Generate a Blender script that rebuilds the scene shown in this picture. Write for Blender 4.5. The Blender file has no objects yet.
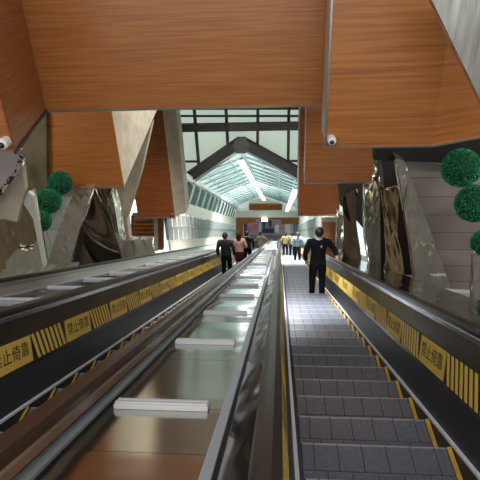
import bpy, bmesh, math, random
from mathutils import Vector, Matrix
random.seed(7)
S = bpy.context.scene
COL = S.collection
A = math.radians(28.0)          # slope of the escalators
cA, sA = math.cos(A), math.sin(A)
F = 480.0
XA = Vector((1, 0, 0)); DA = Vector((0, cA, -sA)); NA = Vector((0, sA, cA))

# ------------------------------------------------------------------ camera
yaw = math.atan(40 / F); pit = math.atan(7 / F)
# forward direction in slope frame: turned a little left, a hair down
fwd = (DA * math.cos(yaw) - XA * math.sin(yaw))
right = (XA * math.cos(yaw) + DA * math.sin(yaw))
up = NA.copy()
fwd2 = (fwd * math.cos(pit) - up * math.sin(pit)).normalized()
up2 = (up * math.cos(pit) + fwd * math.sin(pit)).normalized()
cam = bpy.data.cameras.new('camera'); co = bpy.data.objects.new('camera', cam); COL.objects.link(co)
co.matrix_world = Matrix((( right.x, up2.x, -fwd2.x, 0), (right.y, up2.y, -fwd2.y, 0), (right.z, up2.z, -fwd2.z, 0), (0, 0, 0, 1)))
cam.sensor_width = 36; cam.lens = 36 * F / 480; cam.clip_start = 0.02; cam.clip_end = 500
S.camera = co
S.view_settings.view_transform = 'Standard'; S.view_settings.look = 'None'
S.view_settings.gamma = 1; S.view_settings.use_curve_mapping = False
S.view_settings.exposure = 0.0

def P(u, s, n): return XA * u + DA * s + NA * n
def inv(p): return (p.dot(XA), p.dot(DA), p.dot(NA))
def at(px, py, Y):
    d = fwd2 + right * ((px - 240) / F) + up2 * ((240 - py) / F)
    return d * (Y / d.y)

# ------------------------------------------------------------------ materials
def mat(name, col, rough=.5, metal=0., emit=None, es=0., trans=0., alpha=1.):
    m = bpy.data.materials.new(name); m.use_nodes = True
    b = m.node_tree.nodes['Principled BSDF']
    b.inputs['Base Color'].default_value = (*col, 1); b.inputs['Roughness'].default_value = rough
    b.inputs['Metallic'].default_value = metal
    if trans: b.inputs['Transmission Weight'].default_value = trans
    if emit: b.inputs['Emission Color'].default_value = (*emit, 1); b.inputs['Emission Strength'].default_value = es
    return m
def nodes(m): return m.node_tree.nodes, m.node_tree.links, m.node_tree.nodes['Principled BSDF']
def noise_color(m, c1, c2, scale=(1, 1, 1), ns=5, detail=4, p0=.3, p1=.7, rough=None):
    N, L, b = nodes(m)
    tc = N.new('ShaderNodeTexCoord'); mp = N.new('ShaderNodeMapping'); mp.inputs['Scale'].default_value = scale
    nz = N.new('ShaderNodeTexNoise'); nz.inputs['Scale'].default_value = ns; nz.inputs['Detail'].default_value = detail
    cr = N.new('ShaderNodeValToRGB'); cr.color_ramp.elements[0].position = p0; cr.color_ramp.elements[1].position = p1
    cr.color_ramp.elements[0].color = (*c1, 1); cr.color_ramp.elements[1].color = (*c2, 1)
    L.new(tc.outputs['Object'], mp.inputs[0]); L.new(mp.outputs[0], nz.inputs['Vector'])
    L.new(nz.outputs['Fac'], cr.inputs[0]); L.new(cr.outputs[0], b.inputs['Base Color'])
    if rough:
        mr = N.new('ShaderNodeMapRange'); mr.inputs['To Min'].default_value = rough[0]; mr.inputs['To Max'].default_value = rough[1]
        L.new(nz.outputs['Fac'], mr.inputs[0]); L.new(mr.outputs[0], b.inputs['Roughness'])
    return m
def bump(m, scale=(1, 1, 1), ns=2, strength=.3, dist=.05, detail=1):
    N, L, b = nodes(m)
    tc = N.new('ShaderNodeTexCoord'); mp = N.new('ShaderNodeMapping'); mp.inputs['Scale'].default_value = scale
    nz = N.new('ShaderNodeTexNoise'); nz.inputs['Scale'].default_value = ns; nz.inputs['Detail'].default_value = detail
    bp = N.new('ShaderNodeBump'); bp.inputs['Strength'].default_value = strength; bp.inputs['Distance'].default_value = dist
    L.new(tc.outputs['Object'], mp.inputs[0]); L.new(mp.outputs[0], nz.inputs['Vector'])
    L.new(nz.outputs['Fac'], bp.inputs['Height']); L.new(bp.outputs[0], b.inputs['Normal'])
    return m
M = {}
def woodmat(name, a, b):
    m = mat(name, a, .38)
    noise_color(m, a, b, (.35, .35, 13), 3.2, 5, .32, .68)
    return m
M['wood'] = woodmat('wood_veneer', (.29, .095, .022), (.45, .17, .048))
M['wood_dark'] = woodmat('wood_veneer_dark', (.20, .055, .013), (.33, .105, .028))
M['cream'] = noise_color(mat('cream_lining', (.55, .5, .4), .4), (.40, .36, .28), (.58, .53, .44), (1, 1, 1), 3)
M['olive_steel'] = bump(noise_color(mat('olive_steel', (.3, .26, .15), .3, .7), (.2, .17, .09), (.42, .38, .25), (1, 1, .6), 3), ns=3, strength=.3)
M['trim'] = mat('steel_trim', (.42, .40, .37), .3, .8)
M['brush'] = mat('brushed_steel', (.62, .63, .65), .25, 1.)
M['mirror'] = bump(mat('mirror_steel', (.72, .72, .68), .07, 1.), ns=1.1, strength=.22, dist=.12, detail=0)
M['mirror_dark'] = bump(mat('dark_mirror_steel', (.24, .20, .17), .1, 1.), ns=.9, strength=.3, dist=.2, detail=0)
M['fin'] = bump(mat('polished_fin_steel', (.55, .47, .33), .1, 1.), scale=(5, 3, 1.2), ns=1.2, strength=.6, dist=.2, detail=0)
M['cover'] = bump(mat('cover_steel', (.50, .50, .47), .14, 1.), scale=(.5, 2.4, 1), ns=1.3, strength=.12, dist=.05, detail=1)
M['panel'] = bump(noise_color(mat('balustrade_steel', (.10, .10, .105), .28, .85), (.075, .07, .065), (.15, .145, .14), (1, .4, 1), 2), ns=2, strength=.1)
M['outer'] = bump(mat('outer_cladding', (.19, .19, .165), .09, 1.), scale=(1, .6, 1), ns=3, strength=.2, dist=.06)
M['deck'] = mat('deck_dark', (.028, .03, .038), .42, .1)
M['frame'] = mat('grey_frame', (.36, .41, .46), .4, .15)
M['lip_highlight'] = mat('step_lip_highlight', (.55, .58, .64), .3, .6)  # lighter colour paints a highlight along each tread edge
M['rubber'] = mat('handrail_rubber', (.022, .02, .02), .28)
M['rubber_brown'] = mat('handrail_brown', (.045, .024, .016), .3)
M['step'] = noise_color(mat('step_aluminium', (.3, .31, .35), .30, .5), (.195, .225, .28), (.27, .30, .36), (1, 1, 1), 40, 2)
M['stepside'] = mat('step_side', (.16, .155, .14), .5, .5)
M['riser'] = mat('step_riser', (.07, .07, .08), .5, .6)
M['yellow'] = noise_color(mat('yellow_plastic', (.6, .36, .03), .5), (.42, .25, .03), (.72, .43, .05), ns=6)
M['sign_yellow'] = mat('sign_yellow', (.74, .52, .10), .5)
M['sign_black'] = mat('sign_black', (.02, .018, .012), .5)
M['black'] = mat('black_metal', (.022, .02, .02), .45)
M['beam'] = mat('brown_black_beam', (.012, .009, .008), .7)
M['darkceil'] = mat('dark_ceiling', (.014, .012, .012), .8)
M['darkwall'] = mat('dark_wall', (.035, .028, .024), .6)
M['bulkhead'] = mat('unseen_brown_box', (.085, .062, .048), .6)  # only on the added unseen box, dark to dull its reflection
M['sidewall'] = noise_color(mat('side_wall', (.34, .29, .22), .5), (.2, .15, .1), (.45, .4, .32), (.6, .6, 2.5), 1.2, 2)
M['slab'] = noise_color(mat('concrete_slab', (.16, .15, .14), .7), (.12, .11, .1), (.2, .19, .18), ns=2)
M['white'] = mat('white_plastic', (.8, .8, .78), .4)
M['lens'] = mat('black_lens', (.01, .01, .01), .1)
M['lampwhite'] = mat('lamp_tube', (1, 1, 1), .5, emit=(1, 1, .97), es=5)
M['lamppanel'] = mat('lamp_panel', (1, 1, 1), .5, emit=(1, .95, .88), es=22)
M['leaf'] = noise_color(mat('topiary_leaf', (.02, .22, .1), .55), (.006, .16, .065), (.02, .34, .15), ns=14)
M['leafcore'] = mat('topiary_core', (.003, .05, .02), .8)
M['stonewhite'] = mat('pale_stone', (.62, .62, .58), .3)
def tile(name, c, size, ratio=.6, mortar=.008, axes='XZ', rough=.5):
    m = mat(name, c, rough); N, L, b = nodes(m)
    tc = N.new('ShaderNodeTexCoord'); sp = N.new('ShaderNodeSeparateXYZ'); cb = N.new('ShaderNodeCombineXYZ')
    br = N.new('ShaderNodeTexBrick'); br.inputs['Scale'].default_value = 1
    br.inputs['Brick Width'].default_value = size; br.inputs['Row Height'].default_value = size * ratio
    br.inputs['Mortar Size'].default_value = mortar
    br.inputs['Color1'].default_value = (*c, 1); br.inputs['Color2'].default_value = (*[v * .86 for v in c], 1)
    br.inputs['Mortar'].default_value = (*[v * .45 for v in c], 1)
    L.new(tc.outputs['Object'], sp.inputs[0])
    L.new(sp.outputs[axes[0]], cb.inputs[0]); L.new(sp.outputs[axes[1]], cb.inputs[1])
    L.new(cb.outputs[0], br.inputs['Vector']); L.new(br.outputs['Color'], b.inputs['Base Color'])
    return m
M['tile'] = tile('stone_tile', (.36, .32, .30), 3.1, .118)
M['tile_pale'] = tile('pale_green_tile', (.42, .46, .42), .9, .6)
M['stone'] = noise_color(mat('veined_stone', (.4, .37, .33), .25, .3), (.22, .2, .17), (.55, .52, .47), (9, 9, .8), 1.6, 5, .3, .7)
M['frost'] = mat('frosted_glass', (.80, .84, .80), .5, trans=0.0)
def translucent(name, col, fac=.75, emit=0):
    m = bpy.data.materials.new(name); m.use_nodes = True
    N, L = m.node_tree.nodes, m.node_tree.links
    for n in list(N): N.remove(n)
    o = N.new('ShaderNodeOutputMaterial'); mx = N.new('ShaderNodeMixShader'); t = N.new('ShaderNodeBsdfTranslucent'); d = N.new('ShaderNodeBsdfDiffuse')
    t.inputs[0].default_value = (*col, 1); d.inputs[0].default_value = (*col, 1); mx.inputs[0].default_value = fac
    L.new(d.outputs[0], mx.inputs[1]); L.new(t.outputs[0], mx.inputs[2]); L.new(mx.outputs[0], o.inputs[0])
    return m
M['roofglass'] = translucent('translucent_roof_glazing', (.72, .82, .80), .8)
M['gableglass'] = translucent('frosted_gable_glazing', (.66, .68, .62), .8)
M['wallglass'] = translucent('teal_wall_glazing', (.22, .30, .29), .7)
M['hallcream'] = mat('hall_cream_wall', (.78, .76, .66), .6)
M['steel_white'] = mat('white_painted_steel', (.62, .66, .64), .5)
M['steel_teal'] = mat('grey_teal_steel', (.2, .25, .25), .5)
M['barwhite'] = mat('bar_light_grey', (.5, .53, .58), .45, 0)
M['cover_dark'] = bump(mat('dark_cover_steel', (.30, .33, .32), .12, 1.), scale=(1, 1, 1), ns=2.2, strength=.3, dist=.08)
M['parapet'] = tile('parapet_panels', (.22, .25, .24), 1.3, 4, .012, 'YX', .28)
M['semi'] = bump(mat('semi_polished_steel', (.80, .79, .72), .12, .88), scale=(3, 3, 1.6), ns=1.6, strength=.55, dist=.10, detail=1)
M['canopy'] = mat('canopy_grey', (.34, .31, .31), .5)
M['trimbright'] = mat('bright_trim', (.85, .88, .95), .35, .1)

# ------------------------------------------------------------------ mesh helpers
class MB:
    def __init__(self): self.bm = bmesh.new(); self.mats = []
    def mi(self, m):
        if m not in self.mats: self.mats.append(m)
        return self.mats.index(m)
    def poly(self, pts, m):
        vs = [self.bm.verts.new(p) for p in pts]
        try: f = self.bm.faces.new(vs); f.material_index = self.mi(m); return f
        except ValueError: return None
    def hexa(self, p, m):
        # p: 8 points, 0-3 one end ring, 4-7 the other ring
        i = self.mi(m); v = [self.bm.verts.new(q) for q in p]
        for a in ((0, 1, 2, 3), (7, 6, 5, 4), (0, 4, 5, 1), (1, 5, 6, 2), (2, 6, 7, 3), (3, 7, 4, 0)):
            f = self.bm.faces.new([v[k] for k in a]); f.material_index = i
    def boxw(self, x0, x1, y0, y1, z0, z1, m):
        self.hexa([Vector(q) for q in ((x0, y0, z0), (x1, y0, z0), (x1, y0, z1), (x0, y0, z1), (x0, y1, z0), (x1, y1, z0), (x1, y1, z1), (x0, y1, z1))], m)
    def boxi(self, u0, u1, s0, s1, n0, n1, m):
        self.hexa([P(*q) for q in ((u0, s0, n0), (u1, s0, n0), (u1, s0, n1), (u0, s0, n1), (u0, s1, n0), (u1, s1, n0), (u1, s1, n1), (u0, s1, n1))], m)
    def extr(self, ptsA, ptsB, m, sidem=None):
        k = len(ptsA); i = self.mi(m); j = self.mi(sidem or m)
        a = [self.bm.verts.new(q) for q in ptsA]; b = [self.bm.verts.new(q) for q in ptsB]
        f = self.bm.faces.new(a); f.material_index = i
        f = self.bm.faces.new(b[::-1]); f.material_index = i
        for q in range(k):
            f = self.bm.faces.new((a[q], a[(q + 1) % k], b[(q + 1) % k], b[q])); f.material_index = j
    def sweep(self, prof, s0, s1, m):
        self.extr([P(u, s0, n) for u, n in prof], [P(u, s1, n) for u, n in prof], m)
    def bar(self, a, b, r, m, seg=8, r2=None):
        a = Vector(a); b = Vector(b); d = (b - a).normalized(); t = Vector((0, 0, 1)) if abs(d.z) < .9 else Vector((1, 0, 0))
        x = d.cross(t).normalized(); y = d.cross(x)
        r2 = r if r2 is None else r2
        ra = [a + (x * math.cos(2 * math.pi * k / seg) + y * math.sin(2 * math.pi * k / seg)) * r for k in range(seg)]
        rb = [b + (x * math.cos(2 * math.pi * k / seg) + y * math.sin(2 * math.pi * k / seg)) * r2 for k in range(seg)]
        self.extr(ra, rb, m)
    def beam(self, a, b, w, h, m, upv=Vector((0, 0, 1))):
        a = Vector(a); b = Vector(b); d = (b - a).normalized(); x = d.cross(upv).normalized(); y = x.cross(d).normalized()
        ring = lambda c: [c + x * sx * w / 2 + y * sy * h / 2 for sx, sy in ((-1, -1), (1, -1), (1, 1), (-1, 1))]
        self.hexa(ring(a) + ring(b), m)
    def sphere(self, c, r, m, seg=16, sc=(1, 1, 1)):
        i = self.mi(m); mt = Matrix.Translation(c) @ Matrix.Diagonal((*[r * q for q in sc], 1))
        res = bmesh.ops.create_uvsphere(self.bm, u_segments=seg, v_segments=seg // 2 + 2, radius=1, matrix=mt)
        for v in res['verts']:
            for f in v.link_faces: f.material_index = i; f.smooth = True
    def build(self, name, parent=None, origin=None, smooth=False, bevel=0, kind=None):
        bmesh.ops.recalc_face_normals(self.bm, faces=self.bm.faces)
        if smooth:
            for f in self.bm.faces: f.smooth = True
        me = bpy.data.meshes.new(name); 
        if origin is None and parent is None:
            origin = Vector((0, 0, 0))
            if self.bm.verts:
                xs = [v.co for v in self.bm.verts]
                origin = Vector((sum(v.x for v in xs) / len(xs), sum(v.y for v in xs) / len(xs), min(v.z for v in xs)))
        base = Vector(origin) if origin is not None else parent_loc(parent)
        for v in self.bm.verts: v.co -= base
        self.bm.to_mesh(me); self.bm.free()
        for m in self.mats: me.materials.append(m)
        o = bpy.data.objects.new(name, me); COL.objects.link(o)
        if parent:
            o.parent = parent; o.location = base - parent_loc(parent)
        else: o.location = base
        if bevel:
            b = o.modifiers.new('bevel', 'BEVEL'); b.width = bevel; b.segments = 2; b.limit_method = 'ANGLE'
        if kind: o['kind'] = kind
        return o
def parent_loc(o):
    v = Vector((0, 0, 0))
    while o: v += o.location; o = o.parent
    return v
def tag(o, label, cat, group=None, kind=None):
    o['label'] = label; o['category'] = cat
    if group: o['group'] = group
    if kind: o['kind'] = kind
    return o
def empty(name, loc, label, cat, group=None):
    o = bpy.data.objects.new(name, None); COL.objects.link(o); o.location = loc; o.empty_display_size = .2
    return tag(o, label, cat, group)

# ------------------------------------------------------------------ escalators
STEPN = -1.345
S0, S1 = -1.6, 59.0
def sheet(pts, t, nrm):  # thin plate profile from a (u,n) line
    (u0, n0), (u1, n1) = pts
    d = Vector((u1 - u0, n1 - n0)).normalized(); q = Vector((-d.y, d.x)) * t * nrm
    return [(u0, n0), (u1, n1), (u1 + q.x, n1 + q.y), (u0 + q.x, n0 + q.y)]

def step_mesh(name, w, yside):
    # tread with two rows of ribbed blocks; local frame: x centre, y along travel (down), z up; origin at upper back edge
    b = MB(); D = .40; RI = D * math.tan(A)
    b.boxw(-w / 2, w / 2, 0, D, -.03, -.009, M['riser'])
    for row in range(2):
        y0 = row * D / 2 + .004; y1 = (row + 1) * D / 2 - .005
        cuts = [-w / 2 + .03] + [(-w / 2 + .03) + (w - .06) * (k + (.5 if row else .0)) / 6.0 for k in range(0 if row else 1, 6)] + [w / 2 - .03]
        for k in range(len(cuts) - 1):
            x0, x1 = cuts[k] + .003, cuts[k + 1] - .003
            b.boxw(x0, x1, y0, y1, -.012, -.006, M['step'])
            b.boxw(x0, x1, y1 - .008, y1, -.006, .001, M['lip_highlight'] if row else M['step'])
            n = max(1, int((x1 - x0) / .0125)); p = (x1 - x0) / n
            for q in range(n):
                b.boxw(x0 + q * p + p * .2, x0 + q * p + p * .8, y0, y1 - .008, -.006, 0, M['step'])
    # riser face below the lower edge, slightly bowed
    for k in range(6):
        t0, t1 = k / 6, (k + 1) / 6
        b.boxw(-w / 2 + .01, w / 2 - .01, D - .03, D - .004 - .018 * math.sin(math.pi * (t0 + t1) / 2) , -.03 - (RI - .01) * t1, -.03 - (RI - .01) * t0, M['riser'])
    # side plate
    for sx in (-1, 1):
        b.extr([Vector((sx * (w / 2 - .004), 0, -.03)), Vector((sx * (w / 2 - .004), D, -.03)), Vector((sx * (w / 2 - .004), D, -.03 - RI * .8)), Vector((sx * (w / 2 - .004), 0.0, -.1))],
               [Vector((sx * (w / 2 - .02), 0, -.03)), Vector((sx * (w / 2 - .02), D, -.03)), Vector((sx * (w / 2 - .02), D, -.03 - RI * .8)), Vector((sx * (w / 2 - .02), 0.0, -.1))], M['stepside'])
    return b
def yellow_mesh(w, side, yw=.026):
    b = MB(); D = .40
    x1 = side * w / 2; x0 = side * (w / 2 - yw)
    b.extr([Vector((x0, 0.10, .001)), Vector((x0, D, .001)), Vector((x1, D, .008)), Vector((x1, .07, .008))],
           [Vector((x0, 0.10, -.02)), Vector((x0, D, -.02)), Vector((x1, D, -.02)), Vector((x1, .07, -.02))], M['yellow'])
    return b
def to_mesh(b, name):
    bmesh.ops.recalc_face_normals(b.bm, faces=b.bm.faces)
    me = bpy.data.meshes.new(name); b.bm.to_mesh(me); b.bm.free()
    for m in b.mats: me.materials.append(m)
    return me

# the warning sticker with the four characters, as a shared mesh: local x along text, y up, z off the panel
def sign_mesh():
    c = bpy.data.curves.new('t', 'FONT'); c.body = '禁止倚靠'; c.size = .128; c.align_x = 'CENTER'; c.align_y = 'CENTER'; c.resolution_u = 3
    c.offset = .0005
    o = bpy.data.objects.new('t', c); COL.objects.link(o)
    dg = bpy.context.evaluated_depsgraph_get(); tm = bpy.data.meshes.new_from_object(o.evaluated_get(dg))
    b = MB(); b.hexa([Vector(q) for q in ((-.3, -.105, 0), (.3, -.105, 0), (.3, .105, 0), (-.3, .105, 0), (-.3, -.105, .003), (.3, -.105, .003), (.3, .105, .003), (-.3, .105, .003))], M['sign_yellow'])
    i = b.mi(M['sign_black']); off = len(b.bm.faces)
    b.bm.from_mesh(tm)
    b.bm.verts.ensure_lookup_table(); b.bm.faces.ensure_lookup_table()
    seen = set()
    for f in list(b.bm.faces)[off:]:
        f.material_index = i
        for v in f.verts:
            if v not in seen:
                seen.add(v); v.co.z = .0045; v.co.y += .0
    # thin dark border
    for (x0, x1, y0, y1) in ((-.3, -.294, -.105, .105), (.294, .3, -.105, .105)):
        b.boxw(x0, x1, y0, y1, .003, .004, M['sign_black'])
    me = bpy.data.meshes.new('sign'); b.bm.to_mesh(me); b.bm.free()
    for m in b.mats: me.materials.append(m)
    bpy.data.objects.remove(o); bpy.data.curves.remove(c)
    return me
def stripe_mesh(lean):
    b = MB()
    b.hexa([Vector(q) for q in ((-.3, -.105, 0), (.3, -.105, 0), (.3, .105, 0), (-.3, .105, 0), (-.3, -.105, .002), (.3, -.105, .002), (.3, .105, .002), (-.3, .105, .002))], M['sign_black'])
    for k in range(7):
        x = -.30 + k * .079; w = .044
        q = [(x + lean, -.105), (x + w + lean, -.105), (x + w, .105), (x, .105)]
        b.extr([Vector((a, c, .004)) for a, c in q], [Vector((a, c, .002)) for a, c in q], M['sign_yellow'])
    return to_mesh(b, 'stripes')
SIGN = sign_mesh(); STRIPE = {1: stripe_mesh(.07), -1: stripe_mesh(.07)}

def put(name, me, parent, mw):
    o = bpy.data.objects.new(name, me); COL.objects.link(o); o.parent = parent
    o.matrix_local = Matrix.Translation(-parent_loc(parent)) @ mw
    return o

def escalator(uc, label, steps=True, yside=1, inner_signs=(1, -1), rail='rubber', rail_r='rubber', out=(.13, .13), ph=.15, extra=0.):
    """uc: centre line.  Balustrades lean outwards, handrails on top."""
    w = .96 + extra
    root = empty('escalator', P(uc, 0, STEPN), label, 'escalator', None)
    for side in (-1, 1):
        g = lambda u: uc + side * (u + (extra if side < 0 else 0))
        ow = out[0] if side < 0 else out[1]
        # vertical dark skirt beside the steps
        b = MB(); b.sweep([(g(.485), -1.75), (g(.495), -1.75), (g(.495), -1.335), (g(.485), -1.335)], S0, S1, M['deck']); b.build('skirt', root)
        b = MB(); b.sweep([(g(.483), -1.338), (g(.507), -1.338), (g(.507), -1.322), (g(.483), -1.322)], S0, S1, M['trimbright']); b.build('skirt_trim', root)
        # leaning panel: lower dark deck, upper steel
        b = MB(); b.sweep(sheet([(g(.505), -1.33), (g(.552), -1.08)], .01, side * -1), S0, S1, M['deck']); b.build('lower_deck', root)
        b = MB(); b.sweep(sheet([(g(.552), -1.08), (g(.61), -.66)], .012, side * -1), S0, S1, M['panel'])
        bal = b.build('balustrade_panel', root)
        b = MB(); b.sweep([(g(.595), -.675), (g(.66), -.675), (g(.665), -.64), (g(.655), -.625), (g(.60), -.625), (g(.59), -.64)], S0, S1, M['brush']); b.build('handrail_guide', root)
        prof = [(.585, -.625), (.582, -.60), (.59, -.582), (.61, -.572), (.64, -.572), (.66, -.582), (.668, -.60), (.665, -.625)]
        b = MB(); b.sweep([(g(a), c) for a, c in prof], S0, S1, M[rail_r if side > 0 else rail]); b.build('handrail', root)
        # outer cladding down to the divider
        if ow < 0:
            b = MB(); b.sweep([(g(.612), -.66), (g(.626), -.66), (g(.626), -1.62), (g(.612), -1.62)], S0, S1, M['outer']); b.build('outer_cladding', root)
        else:
            b = MB(); b.sweep([(g(.655), -.63), (g(.672), -.63), (g(.672 + ow), -.735), (g(.672 + ow), -1.62), (g(.655 + ow), -1.62), (g(.655 + ow), -.745)], S0, S1, M['outer']); b.build('outer_cladding', root)
        # stickers on the inner face
        p0 = P(g(.552), 0, -1.08); p1 = P(g(.61), 0, -.66); v = (p1 - p0).normalized()
        x = -DA * side   # text direction as read by a rider facing that wall
        z = x.cross(v).normalized()
        if z.x * side > 0: z = -z
        if side in inner_signs:
            for k in range(-1, 22):
                for j, me in enumerate((SIGN, STRIPE[1])):
                    s = 2.395 + ph + k * 1.22 + (1.22 if j == 0 else .61)
                    c = P(g(.552), s, -1.08) + v * .14 + z * .004
                    mw = Matrix(((x.x, v.x, z.x, c.x), (x.y, v.y, z.y, c.y), (x.z, v.z, z.z, c.z), (0, 0, 0, 1)))
                    put('warning_sign' if j == 0 else 'hazard_stripes', me, bal, mw)
    # truss body under the steps
    b = MB(); b.boxi(uc - .58, uc + .58, S0, S1, -1.98, -1.72, M['deck']); b.build('truss', root)
    if steps:
        me = to_mesh(step_mesh('step', w, yside), 'step'); ye = to_mesh(yellow_mesh(w, yside, .026 if yside > 0 else .010), 'step_edge')
        n0 = STEPN / cA   # vertical offset of the slope plane
        def place(k):
            y = -.0 + k * .40 + .10
            return Vector((uc - extra / 2, y, n0 - (y + .40) * math.tan(A)))
        for k in range(0, 100):
            st = bpy.data.objects.new('step', me); COL.objects.link(st); st.parent = root; st.location = place(k) - root.location
            if k < 45:
                e = bpy.data.objects.new('yellow_edge', ye); COL.objects.link(e); e.parent = st
        b = MB()
        for k in range(100, 128):
            p = place(k); b.boxw(p.x - w / 2, p.x + w / 2, p.y, p.y + .4, p.z - .21, p.z, M['step'])
        b.build('far_steps', root, kind='stuff')
    else:
        b = MB()
        for k in range(0, 128):
            y = k * .4 + .1; z = STEPN / cA - (y + .4) * math.tan(A); b.boxw(uc - w / 2, uc + w / 2, y, y + .4, z - .21, z, M['step'])
        b.build('steps', root, kind='stuff')
    return root
UR, UL = .59, -1.395
escalator(UR, 'right escalator going down beside the man in black, with grey ribbed steps and yellow edges', yside=1)
escalator(UL, 'left escalator carrying the group of riders, yellow signs along its far side wall', yside=-1, rail_r='rubber_brown', out=(.06, -1), ph=-.14, extra=.07)

# ------------------------------------------------------------------ sloping dividers between the escalators
def divider(u0, u1, label, bars=True, start=1.93, nb=34, n=-.72):
    root = empty('sloping_divider', P((u0 + u1) / 2, 0, n - .3), label, 'divider')
    b = MB(); b.boxi(u0 + .02, u1 - .02, S0, S1, n - .5, n - .02, M['deck']); b.build('divider_body', root)
    for (a, c) in ((u0, u0 + .04), (u1 - .036, u1)):
        b = MB(); b.sweep([(a, n - .03), (c, n - .03), (c, n + .012), (a, n + .012)], S0, S1, M['frame']); b.build('side_frame', root)
    sj = start - 1.3 - .65
    edges = [S0] + sorted([start + 1.15 * k for k in range(-3, 48)] + [start + .75 + 1.15 * k for k in range(-3, 40)])
    edges = [e for e in edges if e < S1]
    for k in range(len(edges) - 1):
        if k >= 90: break
        b = MB(); e0, e1 = edges[k] + .0015, edges[k + 1] - .0015; hb = random.uniform(-.018, .020) * min(1, max(.05, (edges[k] - 1.5) / 6)); hc = random.uniform(-.5, .5)
        nS, nU = 10, 6; i = b.mi(M['cover']); G = {}
        for a in range(nS + 1):
            for c in range(nU + 1):
                t, w = a / nS, c / nU
                hh = hb * math.sin(math.pi * t) * (1 + hc * math.sin(math.pi * 2 * t)) * (.5 + .5 * math.sin(math.pi * w))
                for q, dz in ((0, 0.), (1, -.02)): G[q, a, c] = b.bm.verts.new(P(u0 + .04 + (u1 - u0 - .076) * w, e0 + (e1 - e0) * t, n + .001 + dz + hh))
        for a in range(nS):
            for c in range(nU):
                for q in (0, 1):
                    f = b.bm.faces.new((G[q, a, c], G[q, a + 1, c], G[q, a + 1, c + 1], G[q, a, c + 1])); f.smooth = True
        for a in range(nS):
            for c in (0, nU): b.bm.faces.new((G[0, a, c], G[0, a + 1, c], G[1, a + 1, c], G[1, a, c]))
        for c in range(nU):
            for a in (0, nS): b.bm.faces.new((G[0, a, c], G[0, a, c + 1], G[1, a, c + 1], G[1, a, c]))
        b.bm.normal_update()
        for e in b.bm.edges:
            if len(e.link_faces) == 2 and e.calc_face_angle(0) > .6: e.smooth = False
        b.build('cover_plate', root)
    if bars:
        for k in range(-1, nb):
            s = start + k * 1.15
            a, c = u0 + .09, u1 - .09
            b = MB()
            b.boxi(a, c, s - .03, s + .03, n + .001, n + .022, M['barwhite'])
            b.boxi(a + .004, c - .004, s - .027, s - .006, n + .022, n + .032, M['barwhite'])
            b.boxi(a + .004, c - .004, s + .008, s + .027, n + .022, n + .03, M['barwhite'])
            for q in (a + .02, c - .05): b.boxi(q, q + .03, s - .012, s + .012, n, n + .009, M['brush'])
            b.build('stop_bar', root, bevel=.003)
    return root
divider(UL + .628, UR - .788, 'central sloping divider of mirror-polished plates with white stop bars between the two escalators')
divider(-3.12, UL - .81, 'left sloping steel divider beyond the wall with yellow signs', start=2.6)
b = MB(); b.sweep([(UR + .81, -.76), (2.15, -.76), (2.15, -.73), (UR + .81, -.73)], S0, S1, M['cover_dark'])
tag(b.build('sloping_ledge'), 'dark polished sloping ledge outside the right handrail', 'ledge')
root = empty('steel_parapet', P(-3.3, 0, -1.6), 'low grey steel parapet with a rounded rail along the far left', 'parapet')
b = MB(); b.sweep([(-3.13, -1.7), (-3.13, -.74), (-3.36, -.60), (-3.46, -.60), (-3.46, -1.7)], S0, S1, M['parapet']); b.build('cladding', root)
b = MB(); b.sweep([(-3.35, -.598), (-3.34, -.57), (-3.36, -.555), (-3.42, -.555), (-3.45, -.57), (-3.44, -.598)], S0, S1, M['rubber']); b.build('top_rail', root)

# ------------------------------------------------------------------ setting
def struct(b, name): return b.build(name, kind='structure')
b = MB(); b.boxi(-9.5, 7.5, S0, 62, -2.35, -2.0, M['slab']); struct(b, 'floor')
b = MB(); b.boxw(-10.3, -10.0, -2, 26, -20, 2.2, M['sidewall']); struct(b, 'wall_left')
b = MB(); b.boxw(6.6, 6.9, -2, 26, -20, 2.2, M['sidewall']); struct(b, 'wall_right')
b = MB(); b.boxw(-10.3, 6.9, -2, 27, 2.0, 2.2, M['darkceil']); struct(b, 'ceiling')

# ------------------------------------------------------------------ wood clad ceiling boxes
def wbox(px0, px1, pyb, Y, depth, label, trims='b', sideL=None, sideR=None, rise=0, top=1.9, wood='wood', xs=None, back_out=0):
    """a hanging bulkhead box: wood front in the plane Y, bottom rising to the back"""
    pl, pr = at(px0, pyb, Y), at(px1, pyb, Y)
    x0, x1 = (pl.x, pr.x) if xs is None else xs
    z0 = (pl.z + pr.z) / 2; z1 = z0 + rise
    root = empty('wood_ceiling_box', Vector(((x0 + x1) / 2, Y + depth / 2, z0)), label, 'ceiling box')
    b = MB(); b.boxw(x0, x1, Y, Y + .03, z0, top, M[wood]); b.build('front_panel', root)
    b = MB()
    t = .02
    prof = [(Y + .03, z0), (Y + depth, z1), (Y + depth, top), (Y + .03, top)]
    b.extr([Vector((x0 + t, y, z)) for y, z in prof], [Vector((x1 - t, y, z)) for y, z in prof], M['cream']); b.build('box_body', root)
    for xx, mm in ((x0, sideL), (x1 - t, sideR)):
        if mm:
            b = MB(); b.extr([Vector((xx, y, z)) for y, z in prof], [Vector((xx + t, y, z)) for y, z in prof], M[mm]); b.build('side_panel', root)
    b = MB(); b.boxw(x0 - .01, x1 + .01, Y - .012, Y + .03, z0 - .022 * Y / 6, z0, M['trim']); b.build('bottom_trim', root)
    if 'l' in trims:
        b = MB(); b.boxw(x0 - .022, x0, Y - .01, Y + .04, z0 - .02, top, M['trim']); b.build('corner_trim', root)
    if 'r' in trims:
        b = MB(); b.boxw(x1, x1 + .03, Y - .015, Y + .04, z0 - .02, top, M['trim']); b.build('corner_trim', root)
    return root
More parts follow.
